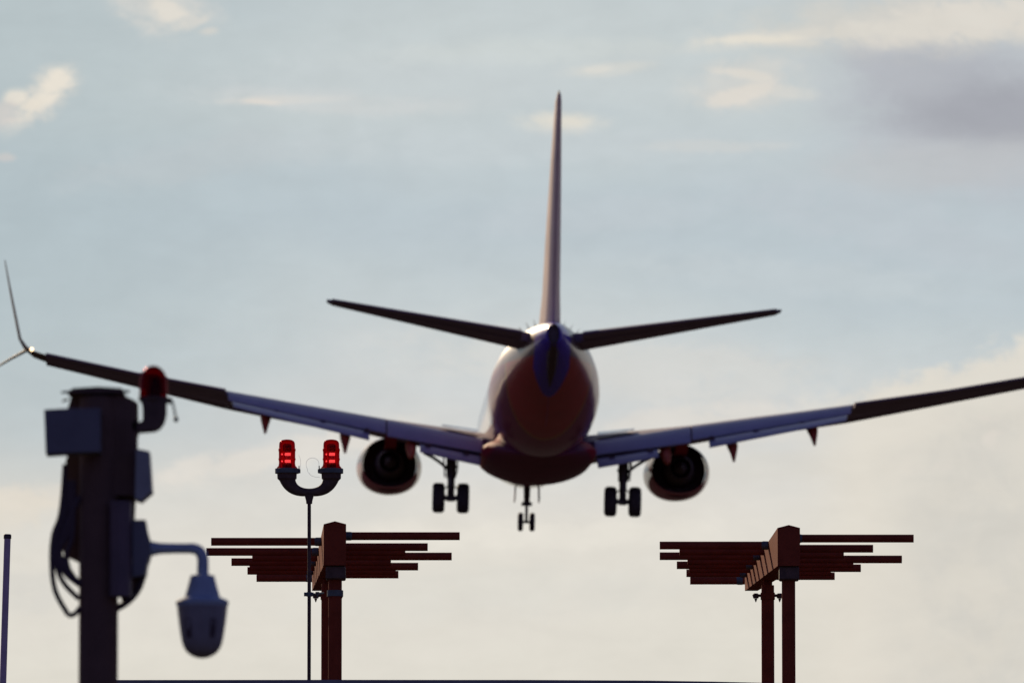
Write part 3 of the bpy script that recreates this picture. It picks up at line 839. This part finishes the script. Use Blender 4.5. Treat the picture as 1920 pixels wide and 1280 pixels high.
# cables
for pts, r in (([(122, 870), (118, 930), (112, 970), (101, 1000), (97, 1045), (103, 1105), (128, 1152)], 5.0), ([(130, 900), (122, 960), (106, 1000), (105, 1050), (118, 1090), (148, 1122)], 5.0),
               ([(133, 900), (130, 990), (112, 1030), (120, 1070), (150, 1096)], 5.5), ([(138, 900), (136, 1000), (124, 1040), (134, 1078), (154, 1092)], 5.0),
               ([(150, 930), (130, 970), (114, 1010), (112, 1040), (122, 1058), (140, 1085)], 6.0)):
    P = [m_(x, y, -.02) for x, y in pts]
    sm = []
    for i in range(len(P) - 1):
        p0, p1, p2, p3 = P[max(i - 1, 0)], P[i], P[i + 1], P[min(i + 2, len(P) - 1)]
        for t in (0, .25, .5, .75):
            sm.append(.5 * ((2 * p1) + (p2 - p0) * t + (2 * p0 - 5 * p1 + 4 * p2 - p3) * t * t + (3 * p1 - p0 - 3 * p2 + p3) * t ** 3))
    sm.append(P[-1])
    K(MB().tube(sm, r * SM, 10), 'cable', M['black'])
K(MB().tube(bez(m_(128, 1152, -.02), m_(140, 1156, -.02), m_(150, 1138, -.02)), 5 * SM, 10), 'cable', M['black'])
K(MB().tube(bez(m_(270, 1060, 0), m_(268, 1118, 0), m_(218, 1140, 0)), 6.5 * SM, 10), 'cable', M['black'])
K(ppoly([(236, 1050), (270, 1065), (268, 1092), (260, 1110), (244, 1126), (232, 1134), (226, 1120)], .0, .02), 'gusset_plate', M['darkmast'], smooth=False)

# dome camera on a swan-neck arm
cbase = m_(256, 1030)
pc = thing('dome_camera', 'pale lantern-shaped dome camera hanging from a bent arm on the thick mast', 'security camera', cbase)
def Cc(mb, n, mt, par=None, **k): return mb.build(n, mt, par or pc, cbase, **k)
Cc(ppoly([(250, 977), (274, 977), (277, 996), (283, 1016), (283, 1042), (277, 1060), (274, 1080), (250, 1084)], -.05, .04), 'wall_mount', M['greybox'], smooth=False)
arm = [m_(278, 1028), m_(288, 1028), m_(300, 1027.5), m_(330, 1027.5), m_(352, 1027.5)] + bez(m_(358, 1027.5), m_(381, 1028), m_(380.5, 1054), 8) + [m_(380, 1082)]
Cc(MB().tube(arm, [15 * SM, 13 * SM, 10.5 * SM, 9.6 * SM, 9.6 * SM] + [10 * SM + .6 * SM * i / 8 for i in range(9)] + [11 * SM], 20), 'arm', M['white'])
cc = m_(379.5, 1080)
hz = lambda py: m_(379.5, py).z - cc.z
hd = Cc(MB().lathe([(hz(1077), 16 * SM), (hz(1078.5), 22.5 * SM), (hz(1083), 23.5 * SM), (hz(1100), 28 * SM), (hz(1119), 33.5 * SM), (hz(1124), 46 * SM), (hz(1128), 50 * SM), (hz(1133), 48.5 * SM), (hz(1136), 47.5 * SM)][::-1], cc, 'Z', 36), 'housing', M['white'])
dm = Cc(MB().lathe([(hz(1134), 47.5 * SM), (hz(1150), 46 * SM), (hz(1170), 43.5 * SM), (hz(1190), 40.5 * SM), (hz(1205), 37.5 * SM), (hz(1214), 34 * SM), (hz(1222), 28.5 * SM), (hz(1228), 20.5 * SM), (hz(1232), 11 * SM), (hz(1233.5), 1 * SM)][::-1], cc, 'Z', 36), 'lower_dome', M['smoke'])
for dx, w_ in ((-26, 8), (22, 6)):
    th_ = math.asin(dx / 44)
    ls = []
    for py, hh in ((1160, .5), (1164, 1), (1178, 1), (1192, 1), (1197, .5)):
        rr = (47.5 - (py - 1134) * .125) * SM + .001
        l = []
        for k in (-1, 1):
            a = th_ + k * hh * w_ / 44
            l.append((cc.x + rr * math.sin(a), cc.y - rr * math.cos(a), cc.z + hz(py)))
            l.append((cc.x + (rr - .006) * math.sin(a), cc.y - (rr - .006) * math.cos(a), cc.z + hz(py)))
        ls.append([l[0], l[2], l[3], l[1]])
    Cc(MB().loft(ls), 'lens_slot', M['black'], dm, smooth=False)

# unlit red obstruction lamp on the mast
lb = m_(262, 812)
ol = thing('obstruction_lamp', 'single large domed red lamp, unlit, on a curved bracket at the mast top', 'beacon light', lb)
def O(mb, n, mt, par=None, **k): return mb.build(n, mt, par or ol, lb, **k)
lc = m_(287.5, 745)
oz = lambda py: m_(287.5, py).z - lc.z
O(ppoly([(266, 750), (312, 748), (312, 776), (308, 792), (300, 803), (290, 808), (252, 811), (248, 795), (256, 789), (262, 793), (268, 790), (268, 770)], -.03, .03), 'bracket', M['cast'], smooth=False)
O(MB().lathe([(oz(760), 20 * SM), (oz(752), 25 * SM), (oz(750), 28 * SM), (oz(745), 28 * SM)], lc, 'Z', 28), 'lamp_base', M['cast'])
O(MB().lathe([(oz(747), 26.2 * SM), (oz(735), 26.2 * SM), (oz(720), 26 * SM), (oz(709), 25.2 * SM), (oz(700), 22 * SM), (oz(693), 17 * SM), (oz(688), 11 * SM), (oz(685.5), 5 * SM), (oz(685), .5 * SM)], lc, 'Z', 32, cap=False), 'red_lens', M['lens2'] if 'lens2' in M else M['lens'])
O(MB().lathe([(oz(747), 15 * SM), (oz(722), 14 * SM), (oz(704), 11 * SM), (oz(701), 4 * SM)], lc, 'Z', 20), 'lamp_core', M['redcore'] if 'redcore' in M else M['dark'])
O(MB().box((m_(312, 750).x, YM - .012, m_(312, 756).z), (m_(323, 750).x, YM + .012, m_(312, 746).z), .002), 'hinge', M['cast'])
ch = MB()
for i in range(9):
    p = m_(323 + i * .9 + (1.3 if i % 2 else -1), 752 + i * 4.2)
    ch.lathe([(-.0035, .001), (-.002, .0025), (.002, .0025), (.0035, .001)], p, 'Z', 8)
    if i < 8: ch.tube([p, m_(323 + (i + 1) * .9 + (-1 if i % 2 else 1.3), 752 + (i + 1) * 4.2)], .0009, 6)
ch.lathe([(-.007, .002), (-.003, .006), (.003, .006), (.007, .002)], m_(330, 786), 'Z', 10)
O(ch, 'chain', M['galv'])

# ------------------------------------------------------------------ long dark rail low in front of the posts
YR = 50.6
rp = [at(160, 1274.6, YR), at(600, 1274.2, YR), at(1000, 1274.4, YR), at(1215, 1275.6, YR), at(1340, 1277.6, YR), at(1500, 1281.5, YR), at(1700, 1289, YR)]
rb = Vector((rp[0].x, YR, 0))
rl = thing('guard_rail', 'long dark steel rail crossing low in front of the antenna posts', 'railing', rb)
MB().loft([[(p.x, YR - .03, p.z), (p.x, YR + .03, p.z), (p.x, YR + .03, p.z - .08), (p.x, YR - .03, p.z - .08)] for p in rp]).build('top_rail', M['rail'], rl, rb, smooth=False)
for p in (rp[0] + Vector((.05, 0, 0)), rp[2] + Vector((.2, 0, 0)), rp[-1] - Vector((.05, 0, 0))):
    MB().box((p.x - .03, YR - .028, 0), (p.x + .03, YR + .028, p.z - .082), .004).build('rail_post', M['rail'], rl, rb)
